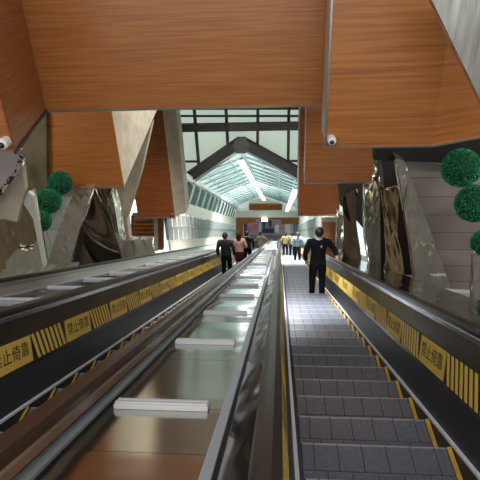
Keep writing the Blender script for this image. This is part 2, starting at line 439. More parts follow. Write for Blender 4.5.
# C1: wide panel across
wbox(30, 321, 108, 6.3, 1.6, 'widest wood panelled ceiling box across the top, behind the other front boxes', sideL='wood', sideR='cream', rise=.3)
R1 = wbox(326, 431, 146, 5.3, .7, 'top right wood ceiling box with white dome camera on its lower left corner', trims='bl', sideL='cream', sideR='wood')
q0, q1 = at(431, 146, 5.3), at(500, 142, 5.75); qz = (at(326, 146, 5.3).z + q0.z) / 2
b = MB(); b.extr([Vector((q0.x, 5.302, qz)), Vector((q1.x, q1.y, qz)), Vector((q1.x, q1.y, 1.9)), Vector((q0.x, 5.302, 1.9))],
                 [Vector((q0.x, 5.34, qz)), Vector((q1.x, q1.y + .04, qz)), Vector((q1.x, q1.y + .04, 1.9)), Vector((q0.x, 5.34, 1.9))], M['wood'])
b.build('angled_panel', R1)
b = MB(); b.beam(Vector((q0.x, 5.3, qz - .01)), Vector((q1.x, q1.y, qz - .01)), .03, .022, M['trim']); b.build('bottom_trim', R1)
# L1: box with its side face turned towards the middle
Ln = at(15, 151, 4.75); Lf = at(46, 109.5, 6.28)
root = empty('wood_ceiling_box', Vector((Ln.x - .4, 5.4, Ln.z)), 'wood ceiling box at the left edge of the picture with a dome camera under it', 'ceiling box')
topz = 1.9
Ln_t = at(-12, 0, 4.75); Lf_t = at(22, 0, 6.28)
b = MB()
b.extr([Vector((Ln.x, Ln.y, Ln.z)), Vector((Lf.x, Lf.y, Lf.z)), Vector((Lf.x, Lf.y, topz)), Vector((Ln.x, Ln.y, topz))],
       [Vector((Ln.x - .03, Ln.y, Ln.z)), Vector((Lf.x - .03, Lf.y, Lf.z)), Vector((Lf.x - .03, Lf.y, topz)), Vector((Ln.x - .03, Ln.y, topz))], M['wood'])
b.build('side_panel', root)
b = MB(); b.boxw(Ln.x - 2.2, Ln.x - .03, Ln.y, Ln.y + .03, Ln.z, topz, M['wood']); b.build('front_panel', root)
b = MB(); b.beam(Ln + Vector((.005, -.012, -.012)), Lf + Vector((.005, -.012, -.012)), .03, .035, M['black']); b.build('bottom_trim', root)
b = MB(); b.boxw(Ln.x - .012, Ln.x + .008, Ln.y - .012, Ln.y + .01, Ln.z, topz, M['wood_dark']); b.build('corner_trim', root)
wbox(150, 340, 106.5, 14.1, 1.2, 'unseen brown box added above the widest one for brown reflections in the divider plates', sideL='wood_dark', sideR='wood_dark', wood='bulkhead')  # added out of sight so the divider plates reflect dark brown
# L2, L3, R2, R3 further down
k1, k2, kk = at(124, 187, 1), at(157, 110, 1), 9.4
Y2 = kk * k1.x / k2.x; rz2 = k2.z * Y2 - k1.z * kk
wbox(44, 124, 187, 9.4, Y2 - 9.4, 'left wood ceiling box with a pale raked side, above the green topiary balls', sideL='olive_steel', sideR='cream', rise=rz2, trims='b')
wbox(305, 372, 182, 9.4, .6, 'smaller right wood ceiling box hanging just below the camera dome corner', sideL='wood', sideR='cream', trims='bl')
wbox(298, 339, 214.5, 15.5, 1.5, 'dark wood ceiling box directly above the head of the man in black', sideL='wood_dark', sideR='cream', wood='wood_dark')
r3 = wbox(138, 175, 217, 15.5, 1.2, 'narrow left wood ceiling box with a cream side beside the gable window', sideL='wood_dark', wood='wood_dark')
a0, a1 = at(175, 217, 15.5), at(187, 219, 15.9)
b = MB(); b.extr([Vector((a0.x, a0.y, a0.z)), Vector((a1.x, a1.y, a0.z)), Vector((a1.x, a1.y, 1.9)), Vector((a0.x, a0.y, 1.9))],
                 [Vector((a0.x, a0.y + .9, a0.z)), Vector((a1.x, a1.y + .7, a0.z)), Vector((a1.x, a1.y + .7, 1.9)), Vector((a0.x, a0.y + .9, 1.9))], M['cream'])
b.build('side_panel', r3)
# small round fittings on lower corners
for px, py, Y, lab in ((300.5, 212.5, 15.47, 'small round fitting on lower left corner of the dark right ceiling box'), (172, 214, 15.47, 'small round fitting on lower corner of the narrow left ceiling box')):
    c = at(px, py, Y); b = MB(); b.bar(c + Vector((0, .03, 0)), c + Vector((0, -.05, 0)), .06, M['brush'], 14, .045); o = b.build('ceiling_fitting', bevel=.01); tag(o, lab, 'fitting')

# dome cameras
def dome(px, py, Y, r, lab, lens):
    c = at(px, py, Y)
    root = empty('dome_camera', c + Vector((0, .02, 0)), lab, 'security camera')
    b = MB(); b.bar(c + Vector((0, .1, 0)), c + Vector((0, .02, 0)), r * .95, M['white'], 24); b.build('mount', root)
    b = MB(); b.sphere(c, r, M['white'], 24, (1, .8, 1)); b.build('dome', root)
    b = MB(); b.sphere(c + Vector(lens) * r, r * .55, M['lens'], 18); b.build('lens', root)
dome(332, 141, 5.2, .048, 'white dome camera at lower left corner of the top right wood box', (-.05, -.62, -.1))
dome(2.5, 144, 4.66, .062, 'white dome camera at the left edge below the wood panel', (.1, -.62, -.05))

# veined stone cladding, top right
def slab(name, pts, Y, th, m, label=None, cat=None, parent=None, sidem=None, group=None, bevel=0):
    """solid plate standing at distance Y (or a distance per corner), th thick"""
    q = [at(p[0], p[1], p[2] if len(p) > 2 else Y) for p in pts]
    b = MB(); b.extr(q, [v + Vector((0, th, 0)) for v in q], M[m], M[sidem] if sidem else None)
    o = b.build(name, parent, bevel=bevel)
    if label: tag(o, label, cat, group)
    return o
slab('stone_cladding', [(428, -8), (480, 99), (500, 140), (560, 140), (560, -8)], 4.4, .12, 'stone', 'grey veined stone cladding with slanted lower edge in the top right corner', 'cladding')

# ------------------------------------------------------------------ right side: tiled wall, topiary, steel columns and fins
slab('tiled_wall', [(404, 160), (407, 172), (452, 296), (500, 312), (560, 312), (560, 172), (480, 168)], 8.2, .25, 'tile', 'grey stone tiled wall behind the right topiary balls', 'tiled wall')
slab('dark_soffit', [(374, 140), (560, 140), (560, 168), (374, 160)], 8.0, .18, 'darkceil', 'black recessed soffit above the right tiled wall', 'soffit')
o = slab('stringer_panel', [(396, 158), (405, 162), (452, 290), (455, 302), (418, 303), (412, 250)], 7.7, .3, 'semi', 'mirror-polished sloping steel stringer at the left edge of the right tiled wall', 'stringer')
slab('steel_post', [(474, 257), (477.5, 255), (479, 328), (472, 322)], 6.2, .12, 'semi', 'bright steel post at the right edge of the picture', 'post')
slab('pale_glint_strip', [(440, 291.5), (471, 293), (471, 297), (440, 295)], 7.4, .1, 'stonewhite', 'pale strip standing in for a glint at the foot of the right tiled wall', 'strip')  # a glint line, put in as a pale solid strip
slab('pale_glint_strip', [(454, 311), (468, 312), (468, 316), (454, 315)], 6.6, .1, 'stonewhite', 'short pale strip standing in for a glint left of the bright post', 'strip')  # second, shorter glint put in as a pale strip
slab('steel_column', [(364.5, 181), (366, 148), (382, 146), (383, 150), (380, 190), (381, 268), (369, 267), (365, 240)], 10.05, .35, 'semi', 'tall mirror-polished steel column standing between the two right hand fins', 'column', bevel=.02)

def fin(name, cx0, cx1, ytop, ybot, Y, twist, m, lab, lean=0, depth=.9, taper=1., shift=0., ripple=0.):
    """twisted sheet of polished steel with thickness"""
    b = MB(); nu, nv = 24, 36; th = .04
    pl = at(cx0, ytop, Y); pr = at(cx1, ytop, Y); bl = at(cx0, ybot, Y)
    W = pr.x - pl.x; x0 = pl.x; zt = pl.z; zb = bl.z
    def pt(i, j, off):
        u = i / nu; v = j / nv
        x = x0 + W * (.5 + (u - .5) * (1 + (taper - 1) * v)) + lean * (v - .5) * 1.0 + shift * v
        y = Y + depth * math.sin((u - .5) * 2.0 + twist * (v - .5)) * .5 + off
        y += ripple * math.sin(9 * u + 13 * v)
        x += .12 * W * math.sin(v * 4 + u * 2)
        return Vector((x, y, zb + (zt - zb) * v))
    idx = b.mi(M[m]); V = {}
    for k, off in enumerate((0, th)):
        for i in range(nu + 1):
            for j in range(nv + 1): V[k, i, j] = b.bm.verts.new(pt(i, j, off))
    def fc(*a):
        f = b.bm.faces.new(a); f.material_index = idx; f.smooth = True
    for i in range(nu):
        for j in range(nv):
            fc(V[0, i, j], V[0, i + 1, j], V[0, i + 1, j + 1], V[0, i, j + 1]); fc(V[1, i, j], V[1, i, j + 1], V[1, i + 1, j + 1], V[1, i + 1, j])
    for j in range(nv):
        fc(V[0, 0, j], V[0, 0, j + 1], V[1, 0, j + 1], V[1, 0, j]); fc(V[0, nu, j], V[1, nu, j], V[1, nu, j + 1], V[0, nu, j + 1])
    for i in range(nu):
        fc(V[0, i, 0], V[1, i, 0], V[1, i + 1, 0], V[0, i + 1, 0]); fc(V[0, i, nv], V[0, i + 1, nv], V[1, i + 1, nv], V[1, i, nv])
    o = b.build(name); return tag(o, lab, 'steel fin')
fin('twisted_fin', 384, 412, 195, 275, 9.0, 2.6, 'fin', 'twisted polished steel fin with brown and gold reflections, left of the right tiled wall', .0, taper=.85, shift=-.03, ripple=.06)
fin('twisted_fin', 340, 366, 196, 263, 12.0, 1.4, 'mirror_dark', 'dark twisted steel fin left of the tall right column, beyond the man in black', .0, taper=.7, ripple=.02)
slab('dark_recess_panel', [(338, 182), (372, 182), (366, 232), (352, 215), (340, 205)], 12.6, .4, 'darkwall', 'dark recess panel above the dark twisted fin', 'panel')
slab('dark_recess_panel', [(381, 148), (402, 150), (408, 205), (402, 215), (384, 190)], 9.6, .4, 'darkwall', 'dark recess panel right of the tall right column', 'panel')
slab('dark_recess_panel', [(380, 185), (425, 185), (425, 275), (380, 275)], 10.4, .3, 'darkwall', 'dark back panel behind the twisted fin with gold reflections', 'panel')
slab('steel_column', [(337, 213), (343, 216), (344, 262), (336, 262)], 14.5, .3, 'semi', 'narrow bright steel column between the brown pier and dark fin on the right', 'column')
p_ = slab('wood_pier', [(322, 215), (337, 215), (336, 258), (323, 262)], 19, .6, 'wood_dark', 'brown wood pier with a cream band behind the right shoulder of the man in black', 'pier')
slab('cream_band', [(321.5, 217), (337.5, 217), (337.5, 222), (321.5, 222)], 18.95, .05, 'cream', parent=p_)

# topiary balls
def topiary_mesh():
    b = MB(); rnd = random.Random(3)
    i = b.mi(M['leafcore']); j = b.mi(M['leaf'])
    res = bmesh.ops.create_icosphere(b.bm, subdivisions=3, radius=.93)
    for f in b.bm.faces: f.material_index = i
    n = 2600; ga = math.pi * (3 - math.sqrt(5))
    for k in range(n):
        z = 1 - 2 * (k + .5) / n; r = math.sqrt(1 - z * z); t = ga * k
        d = Vector((r * math.cos(t), r * math.sin(t), z)).normalized()
        a = d.orthogonal().normalized(); a.rotate(Matrix.Rotation(rnd.random() * 6.28, 3, d)); c = d.cross(a)
        ro = .97 + rnd.random() * .07; w = .035 + rnd.random() * .02
        p = d * ro; base = d * (ro - .09)
        tilt = a * .05 * rnd.uniform(-1, 1)
        v = [b.bm.verts.new(q) for q in (base, base + c * w + d * .05 + tilt, p + tilt * 1.6, base - c * w + d * .05 + tilt)]
        f = b.bm.faces.new(v); f.material_index = j
    me = bpy.data.meshes.new('topiary'); b.bm.to_mesh(me); b.bm.free()
    for m in b.mats: me.materials.append(m)
    return me
TOP = topiary_mesh()
for px, py, Y, rpx, lab in ((461, 168, 7.5, 20, 'uppermost of the right green topiary balls, fixed to the grey tiled wall'),
                            (474.5, 203.5, 7.5, 19.5, 'middle of the right green topiary balls, cut off by the picture edge'),
                            (485, 243, 7.5, 14, 'lowest right topiary ball, only a sliver showing at the picture edge'),
                            (60, 183, 8.95, 12.5, 'uppermost of the three left topiary balls, tucked under the left wood box'),
                            (48.5, 201, 8.42, 13, 'middle of the three left topiary balls'),
                            (41, 221, 7.98, 11, 'lowest and most hidden of the three left topiary balls')):
    c = at(px, py, Y); dep = c.dot(fwd2); r = rpx / F * dep * .96
    o = bpy.data.objects.new('topiary_ball', TOP); COL.objects.link(o); o.location = c; o.scale = (r, r, r)
    o.rotation_euler = (random.random(), random.random(), random.random() * 6)
    tag(o, lab, 'topiary ball', 'round green topiary balls along the side walls')

# ------------------------------------------------------------------ left side: steel facets and sloping tiles
M['glint'] = noise_color(mat('glint_strip', (.5, .45, .4), .15, .6), (.03, .02, .03), (.75, .68, .6), (6, 6, 6), 3, 3, .42, .55)  # glints painted into the colour as light and dark blotches
slab('sloping_tile_ramp', [(26, 240), (58, 186), (77, 186), (46, 268), (30, 268)], 9.6, .15, 'tile_pale', 'pale green tiled slope behind the left topiary balls', 'ramp')
slab('olive_wall_panel', [(24, 200), (20, 152), (46, 112), (47, 190), (36, 205)], 9.3, .2, 'olive_steel', 'olive tinted steel panel left of the left wood box', 'panel')
slab('grey_canopy', [(-30, 151), (19, 151), (16, 169), (0, 187), (-12, 199), (-30, 212)], 7.0, .15, 'canopy', 'grey canopy panel under the left dome camera', 'canopy')
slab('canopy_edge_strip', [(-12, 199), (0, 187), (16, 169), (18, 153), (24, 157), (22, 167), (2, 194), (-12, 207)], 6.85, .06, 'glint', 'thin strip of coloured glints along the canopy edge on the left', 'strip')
slab('steel_facet_panel', [(-30, 212), (-12, 206), (2, 193), (22, 166), (25, 190), (17, 222), (4, 219), (-30, 224)], 7.1, .12, 'cream', 'beige faceted panel below the canopy strip at the left edge', 'facet panel')
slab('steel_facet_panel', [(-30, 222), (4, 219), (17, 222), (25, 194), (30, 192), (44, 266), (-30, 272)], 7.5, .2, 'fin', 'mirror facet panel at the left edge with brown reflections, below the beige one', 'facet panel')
slab('white_stone_fin', [(23, 203), (28, 192), (33, 196), (37, 216), (45.5, 266), (43, 267), (33, 219), (29, 212)], 7.18, .08, 'stonewhite', 'thin white fin standing in front of the lowest left topiary ball', 'fin')
slab('steel_facet_panel', [(6, 262), (14, 252), (32, 250), (38, 236), (44, 266), (6, 272)], 7.34, .12, 'semi', 'low mirror facet at the foot of the white fin on the left', 'facet panel')
slab('steel_facet_panel', [(47, 264), (60, 225), (76, 188), (93, 188), (79, 232), (70, 264)], 9.25, .2, 'semi', 'mirror strip sloping up to the left wood box, right of the pale tiles', 'facet panel')
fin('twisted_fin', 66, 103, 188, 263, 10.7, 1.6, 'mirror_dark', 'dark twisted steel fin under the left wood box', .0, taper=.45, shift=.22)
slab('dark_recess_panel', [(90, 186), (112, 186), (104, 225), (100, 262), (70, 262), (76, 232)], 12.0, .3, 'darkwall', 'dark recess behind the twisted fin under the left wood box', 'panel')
slab('steel_pyramid', [(99, 216), (111, 190), (116, 216), (121, 246), (118, 258), (104, 258)], 11.4, .5, 'semi', 'bright steel pyramid standing right of the dark twisted left fin', 'pyramid')
slab('cream_pier', [(116, 187), (122, 180), (152, 122), (141, 172), (127, 219), (131, 254), (120, 254), (121, 218)], 12.4, .3, 'cream', 'cream raked pier between the left wood box and the narrow wood box', 'pier')
slab('steel_facet_panel', [(102, 258), (106, 246), (130, 240), (152, 240), (154, 262), (102, 264)], 12.05, .25, 'semi', 'low mirror facet right of the steel pyramid', 'facet panel')
cn = empty('shop_counter', at(150, 252, 16), 'brown wood shop counter with stacked slats below the narrow left ceiling box', 'counter')
for k in range(4):
    slab('slat', [(133, 219 + k * 4), (153, 219 + k * 4), (153, 221.5 + k * 4), (133, 221.5 + k * 4)], 16, .4, 'wood', parent=cn)
slab('counter_back', [(131, 216), (158, 216), (158, 250), (131, 252)], 16.45, .3, 'wood_dark', parent=cn)
slab('post', [(154, 218), (158, 218), (158, 251), (154, 251)], 15.9, .2, 'cream', parent=cn)
slab('post', [(158, 218), (163, 218), (163, 250), (158, 250)], 16.0, .2, 'wood_dark', parent=cn)

# ------------------------------------------------------------------ the gable window and the hall beyond
YG = 26.0
apx, apz = at(241, 137, YG).x, at(241, 137, YG).z
gl = at(178, 184, YG); gr = at(316, 184, YG)
root = empty('gable_window', at(241, 184, YG), 'tall gable window wall with frosted panes above the dark gable beam', 'window wall')
b = MB(); tz = 2.0
b.extr([at(150, 200, YG + .2), at(241, 141, YG + .2), at(330, 196, YG + .2), Vector((6.6, YG + .2, at(330, 196, YG).z)), Vector((6.6, YG + .2, tz)), Vector((-10.3, YG + .2, tz)), Vector((-10.3, YG + .2, at(150, 200, YG).z))],
       [v + Vector((0, .05, 0)) for v in [at(150, 200, YG + .2), at(241, 141, YG + .2), at(330, 196, YG + .2), Vector((6.6, YG + .2, at(330, 196, YG).z)), Vector((6.6, YG + .2, tz)), Vector((-10.3, YG + .2, tz)), Vector((-10.3, YG + .2, at(150, 200, YG).z))]], M['gableglass'])
b.build('frosted_pane', root)
for (a, c, w) in (((165, 108.5), (320, 108.5), .12), ((165, 116), (320, 116), .10), ((165, 161.5), (200, 161.5), .1), ((285, 161), (320, 161), .1)):
    b = MB(); b.beam(at(*a, YG), at(*c, YG), .12, w, M['beam']); b.build('glazing_bar', root)
b = MB(); b.beam(at(165, 128, YG - .15), at(320, 125.5, YG - .15), .3, .42, M['beam']); b.build('cross_beam', root)
for (xa, xb) in ((193.5, 199), (225.5, 228), (258, 257.5), (289, 288), (165, 170), (316, 318)):
    yb = 141 + abs(xb - 241) * .66
    b = MB(); b.beam(at(xa, 100, YG - .02), at(xb, yb, YG - .02), .16, .16, M['beam'], Vector((1, 0, 0))); b.build('mullion', root)
for q in ((at(160, 198, YG), at(241, 142.5, YG)), (at(241, 142.5, YG), at(330, 191, YG))):
    b = MB(); b.beam(q[0] + Vector((0, 0, .08)), q[1] + Vector((0, 0, .08)), .35, .56, M['beam']); b.build('gable_beam', root)
    d = Vector((0, .5, -.52)); b = MB(); b.beam(q[0] + d, q[1] + d, .2, .14, M['steel_teal']); b.build('gable_rib', root)
b = MB(); c = at(241, 146, YG - .3); b.bar(c, c + Vector((0, .3, 0)), .5, M['black'], 6); b.build('ridge_plate', root)

# hall (runs down the slope like the escalators)
SE = 58.5
ar = inv(at(241, 149, YG)); el = inv(at(187, 178, YG)); er = inv(at(316, 178, YG))
uA, nA = ar[0], ar[2]; uL, nL = el[0], el[2]; uR, nR = er[0], er[2]
s_at = lambda u, n, Y: (Y - n * sA) / cA
def line(u, n, Ya=YG + .4): return P(u, s_at(u, n, Ya), n), P(u, SE, n)
root = empty('hall_roof', P(uA, 45, nA), 'pale green glazed pitched roof of the long hall beyond', 'roof')
A0, A1 = line(uA, nA); L0, L1 = line(uL, nL); R0, R1_ = line(uR, nR)
for nm, q in (('left_roof_glazing', (L0, A0, A1, L1)), ('right_roof_glazing', (A0, R0, R1_, A1))):
    b = MB(); b.extr([v + NA * .10 for v in q], [v + NA * .14 for v in q], M['roofglass']); b.build(nm, root)
b = MB(); b.beam(A0, A1, .22, .22, M['steel_white']); b.build('ridge_beam', root)
for k in range(15):
    t = k / 14
    a = A0.lerp(A1, t); l = L0.lerp(L1, t); r = R0.lerp(R1_, t)
    b = MB(); b.beam(l, a, .06, .07, M['steel_white']); b.beam(a, r, .06, .07, M['steel_teal']); b.build('rafter', root)
for f in (.25, .5, .75):
    b = MB(); b.beam(L0.lerp(A0, f), L1.lerp(A1, f), .07, .07, M['steel_white']); b.beam(R0.lerp(A0, f), R1_.lerp(A1, f), .07, .07, M['steel_white']); b.build('purlin', root)
for k in range(14):
    t, t2 = k / 14, (k + 1) / 14
    b = MB(); b.beam(L0.lerp(L1, t), A0.lerp(A1, t2), .05, .05, M['steel_teal']); b.beam(R0.lerp(R1_, t), A0.lerp(A1, t2), .05, .05, M['steel_teal']); b.build('brace', root)

def hall_wall(u, n_top, side, label, name, Y0):
    root = empty(name, P(u, 40, -.5), label, 'hall wall')
    Ya = Y0
    sa = lambda n: s_at(u, n, Ya)
    o = side * .12
    b = MB(); b.extr([P(u, sa(-2), -2), P(u, sa(-.35), -.35), P(u, SE, -.35), P(u, SE, -2)], [P(u + o, sa(-2), -2), P(u + o, sa(-.35), -.35), P(u + o, SE, -.35), P(u + o, SE, -2)], M['hallcream']); b.build('parapet', root)
    b = MB(); b.extr([P(u, sa(.95), .95), P(u, sa(1.75), 1.75), P(u, SE, 1.75), P(u, SE, .95)], [P(u + o, sa(.95), .95), P(u + o, sa(1.75), 1.75), P(u + o, SE, 1.75), P(u + o, SE, .95)], M['hallcream']); b.build('fascia_band', root)
    b = MB(); b.extr([P(u + o, sa(-.35), -.35), P(u + o, sa(n_top), n_top), P(u + o, SE, n_top), P(u + o, SE, -.35)], [P(u + o * 1.5, sa(-.35), -.35), P(u + o * 1.5, sa(n_top), n_top), P(u + o * 1.5, SE, n_top), P(u + o * 1.5, SE, -.35)], M['wallglass']); b.build('glazing', root)
    b = MB(); b.beam(P(u - o * 2, sa(n_top), n_top - .1), P(u - o * 2, SE, n_top - .1), .3, .28, M['white']); b.build('gutter', root)
    n = 30
    for k in range(n):
        s = sa(0) + .5 + (SE - sa(0) - .6) * (k / n) 
        p = P(u, s, -.35)
        b = MB(); b.boxw(p.x - .12, p.x + .12, p.y, p.y + .16, p.z, p.z + 1.48, M['steel_white']); b.build('mullion', root)
        q = P(u, s, 1.75)
        if k % 2 == 0:
            b = MB(); b.bar(q, q + Vector((side * -.35, .25, (n_top - 1.75) / cA * .6)), .07, M['white']); b.bar(q + Vector((side * -.35, .25, (n_top - 1.75) / cA * .6)), q + Vector((0, 1.0, (n_top - 1.75) / cA * .95 - .5)), .07, M['white']); b.build('bracket', root)
    b = MB(); b.beam(P(u - o, sa(.3), .3), P(u - o, SE, .3), .08, .06, M['steel_teal']); b.build('transom', root)
hall_wall(uL, nL, -1, 'long left wall of the hall with teal windows, white mullions and a cream band', 'hall_side_wall', 20.5)
hall_wall(uR + .2, nR, 1, 'long right wall of the hall with pale glazing behind the man in black', 'hall_side_wall', 21)

# light tubes
for (p0, p1, lab) in (((241, 161, 26.6), (264, 200, 50), 'long glowing light strip under the left side of the hall roof'), ((295.5, 190, 26.6), (287, 211, 48), 'long glowing light strip on the right side of the hall roof')):
    a, c = at(*p0), at(*p1)
    root = empty('strip_light', a, lab, 'light')
    b = MB(); b.beam(a, c, .3, .12, M['lampwhite']); b.build('diffuser', root)
    b = MB(); b.beam(a + Vector((0, 0, .1)), c + Vector((0, 0, .1)), .22, .1, M['steel_white']); b.build('housing', root)

# end pavilion of the hall
YE = s_at(0, 0, 26) * 0 + 52.0
root = empty('end_pavilion', at(265, 243, YE), 'orange and cream fronted pavilion closing the lower end of the hall', 'pavilion')
def ps(name, pts, m, dY=0, th=.3, parent=None): return slab(name, pts, YE + dY, th, m, parent=parent or root)
ps('back_wall', [(150, 120), (380, 120), (380, 250), (150, 250)], 'steel_white', 3.0, .3)
ps('pediment', [(248, 205), (252, 200), (264, 198.5), (279, 202), (284, 206)], 'hallcream', .3)
ps('name_board', [(249, 204.5), (282, 204.5), (282, 210), (249, 210)], 'wood_dark', -.2)
ps('fascia', [(236, 211), (300, 211), (300, 217.5), (236, 217.5)], 'hallcream', -.1, .6)
ps('orange_band', [(236, 217.5), (256, 217.5), (256, 222), (250, 223), (248, 224), (236, 224)], 'wood', 0)
ps('orange_band', [(256, 217.5), (281, 217.5), (281, 219.5), (256, 219.5)], 'wood', 0)
ps('orange_band', [(281, 217.5), (300, 217.5), (300, 224), (281, 224)], 'wood', 0)
ps('column', [(236, 224), (243, 224), (243, 250), (236, 250)], 'wood', .1)
ps('column', [(285, 224), (290, 224), (290, 250), (285, 250)], 'hallcream', .1)
ps('column', [(293, 224), (298, 224), (298, 250), (293, 250)], 'steel_teal', .1)
M['pink'] = mat('pink_display', (.62, .25, .3), .5); M['mauve'] = mat('mauve_display', (.45, .38, .5), .5); M['purple'] = mat('dark_purple', (.08, .06, .12), .6)  # flat shop display colours, the last a dark purple
ps('shop_back', [(236, 217), (300, 217), (300, 252), (236, 252)], 'mauve', 1.8)
for (x0, x1, y0, y1, m, z) in ((247, 251, 226, 232, 'pink', 1.4), (252, 258, 224, 230, 'pink', 1.3), (259, 261, 223, 233, 'white', 1.2), (263, 265, 221, 228, 'purple', 1.2), (269, 271.5, 221, 227, 'purple', 1.2), (262, 274, 229, 233, 'purple', 1.4), (275, 279, 226, 233, 'white', 1.2), (281, 285, 224, 230, 'pink', 1.3), (244, 247, 224, 238, 'purple', 1.2)):
    ps('display_panel', [(x0, y0), (x1, y0), (x1, y1), (x0, y1)], m, z, .2)
M['litsign'] = mat('lit_sign', (1, 1, 1), .5, emit=(.95, 1, .85), es=2)
ps('lit_sign', [(261.5, 218.5), (267.5, 218.5), (267.5, 221.5), (261.5, 221.5)], 'litsign', -.4, .15)
b = MB(); e = P(0, 59, STEPN); b.boxw(-9.5, 7.5, e.y - 1, e.y + 9, e.z - .4, e.z - .02, M['slab']); struct(b, 'floor')

# unseen area lights; down and side ones added to brighten boxes, steps and steel
def lamp_panel(x0, x1, y0, y1, z, lab, m='lamppanel'):
    root = empty('ceiling_light', Vector(((x0 + x1) / 2, (y0 + y1) / 2, z)), lab, 'ceiling light', 'ceiling light panels out of the picture')
    b = MB(); b.boxw(x0, x1, y0, y1, z, z + .03, M[m]); b.build('diffuser', root)
    b = MB(); b.boxw(x0 - .04, x1 + .04, y0 - .04, y1 + .04, z + .03, z + .08, M['trim']); b.build('frame', root)
def area(name, loc, rot, sx, sy, power, col, spread=180):
    l = bpy.data.lights.new(name, 'AREA'); l.shape = 'RECTANGLE'; l.size = sx; l.size_y = sy; l.energy = power; l.color = col; l.spread = math.radians(spread)
    o = bpy.data.objects.new(name, l); COL.objects.link(o); o.location = loc; o.rotation_euler = rot; return o
lab = 'bright ceiling light panel set in the dark ceiling above the escalators'
area('front_light', (-.6, -1.2, 1.7), (math.radians(62), 0, 0), 5, 1.2, 180, (1, .87, .72))
area('down_fill', (-1, 3.2, 1.95), (math.radians(15), 0, 0), 5, 1.5, 110, (.82, .9, 1))
area('down_fill', (-1, 10.3, 1.9), (math.radians(-12), 0, 0), 6, 1.6, 520, (1, .94, .86))
area('down_fill', (-1, 21.3, -.8), (0, 0, 0), 6, 2.5, 2600, (1, .97, .92), 46)  # added light without a fitting, brightens the steps before the gable
area('down_fill', (-.8, 12.5, .4), (0, 0, 0), 4, 1, 380, (1, .94, .85), 130)  # added light without a fitting, lifts the cream box sides
area('down_fill', (.62, 7.4, -1.9), (0, 0, 0), .8, .5, 50, (.95, .97, 1), 62)  # added small light for the bright stripes on the middle steps
area('side_fill', (4.8, 5.0, .6), (math.radians(30), 0, 0), 2, 1, 130, (1, .92, .84))  # added unseen fill for the right tiles and steel
area('side_fill', (-7.0, 6.2, .6), (math.radians(35), 0, 0), 2, 1, 190, (1, .92, .82))  # added unseen fill for the left facets
area('hall_light', P(-2, 42, 3.6), (0, 0, 0), 5, 22, 1500, (.97, 1, .97))

# world: overcast daylight outside the glazing
W = bpy.data.worlds.new('world'); S.world = W; W.use_nodes = True
bg = W.node_tree.nodes['Background']; bg.inputs[0].default_value = (.82, .92, .94, 1); bg.inputs[1].default_value = 2.1

# ------------------------------------------------------------------ people
def skin(name, V, E, R, m, parent, sub=2, rootv=0, base=None, post=None):
    me = bpy.data.meshes.new(name); me.from_pydata([tuple(v) for v in V], E, [])
    o = bpy.data.objects.new('tmp', me); COL.objects.link(o)
    md = o.modifiers.new('s', 'SKIN'); md.use_smooth_shade = True
    for i, r in enumerate(R):
        d = me.skin_vertices[0].data[i]; d.radius = (r, r) if not isinstance(r, tuple) else r; d.use_root = (i == rootv)
    sb = o.modifiers.new('u', 'SUBSURF'); sb.levels = sub; sb.render_levels = sub
    dg = bpy.context.evaluated_depsgraph_get(); out = bpy.data.meshes.new_from_object(o.evaluated_get(dg))
    bpy.data.objects.remove(o)
    for v in out.vertices:
        if post: v.co = post(v.co)
    out.materials.clear(); out.materials.append(M[m])
    for p in out.polygons: p.use_smooth = True; p.material_index = 0
    q = bpy.data.objects.new(name, out); COL.objects.link(q); q.parent = parent
    return q
M['skinc'] = mat('skin', (.52, .30, .20), .5)
M['hair'] = mat('black_hair', (.012, .009, .008), .45)
M['shoe'] = mat('black_shoe', (.012, .012, .012), .35)
def cloth(n, c):
    M[n] = noise_color(mat(n, c, .95), [v * .8 for v in c], [min(1, v * 1.15) for v in c], ns=12)
    M[n].node_tree.nodes['Principled BSDF'].inputs['Specular IOR Level'].default_value = .15
for n, c in (('navy', (.007, .0075, .010)), ('dkpants', (.007, .008, .012)), ('pinkcloth', (.62, .36, .34)), ('darkred', (.035, .012, .014)), ('khaki', (.22, .2, .13)),
             ('bluegrey', (.22, .33, .38)), ('red', (.5, .16, .1)), ('tan', (.45, .35, .18)), ('charcoal', (.03, .032, .04)), ('whitecloth', (.7, .7, .68)), ('greycloth', (.3,.3,.3))): cloth(n, c)

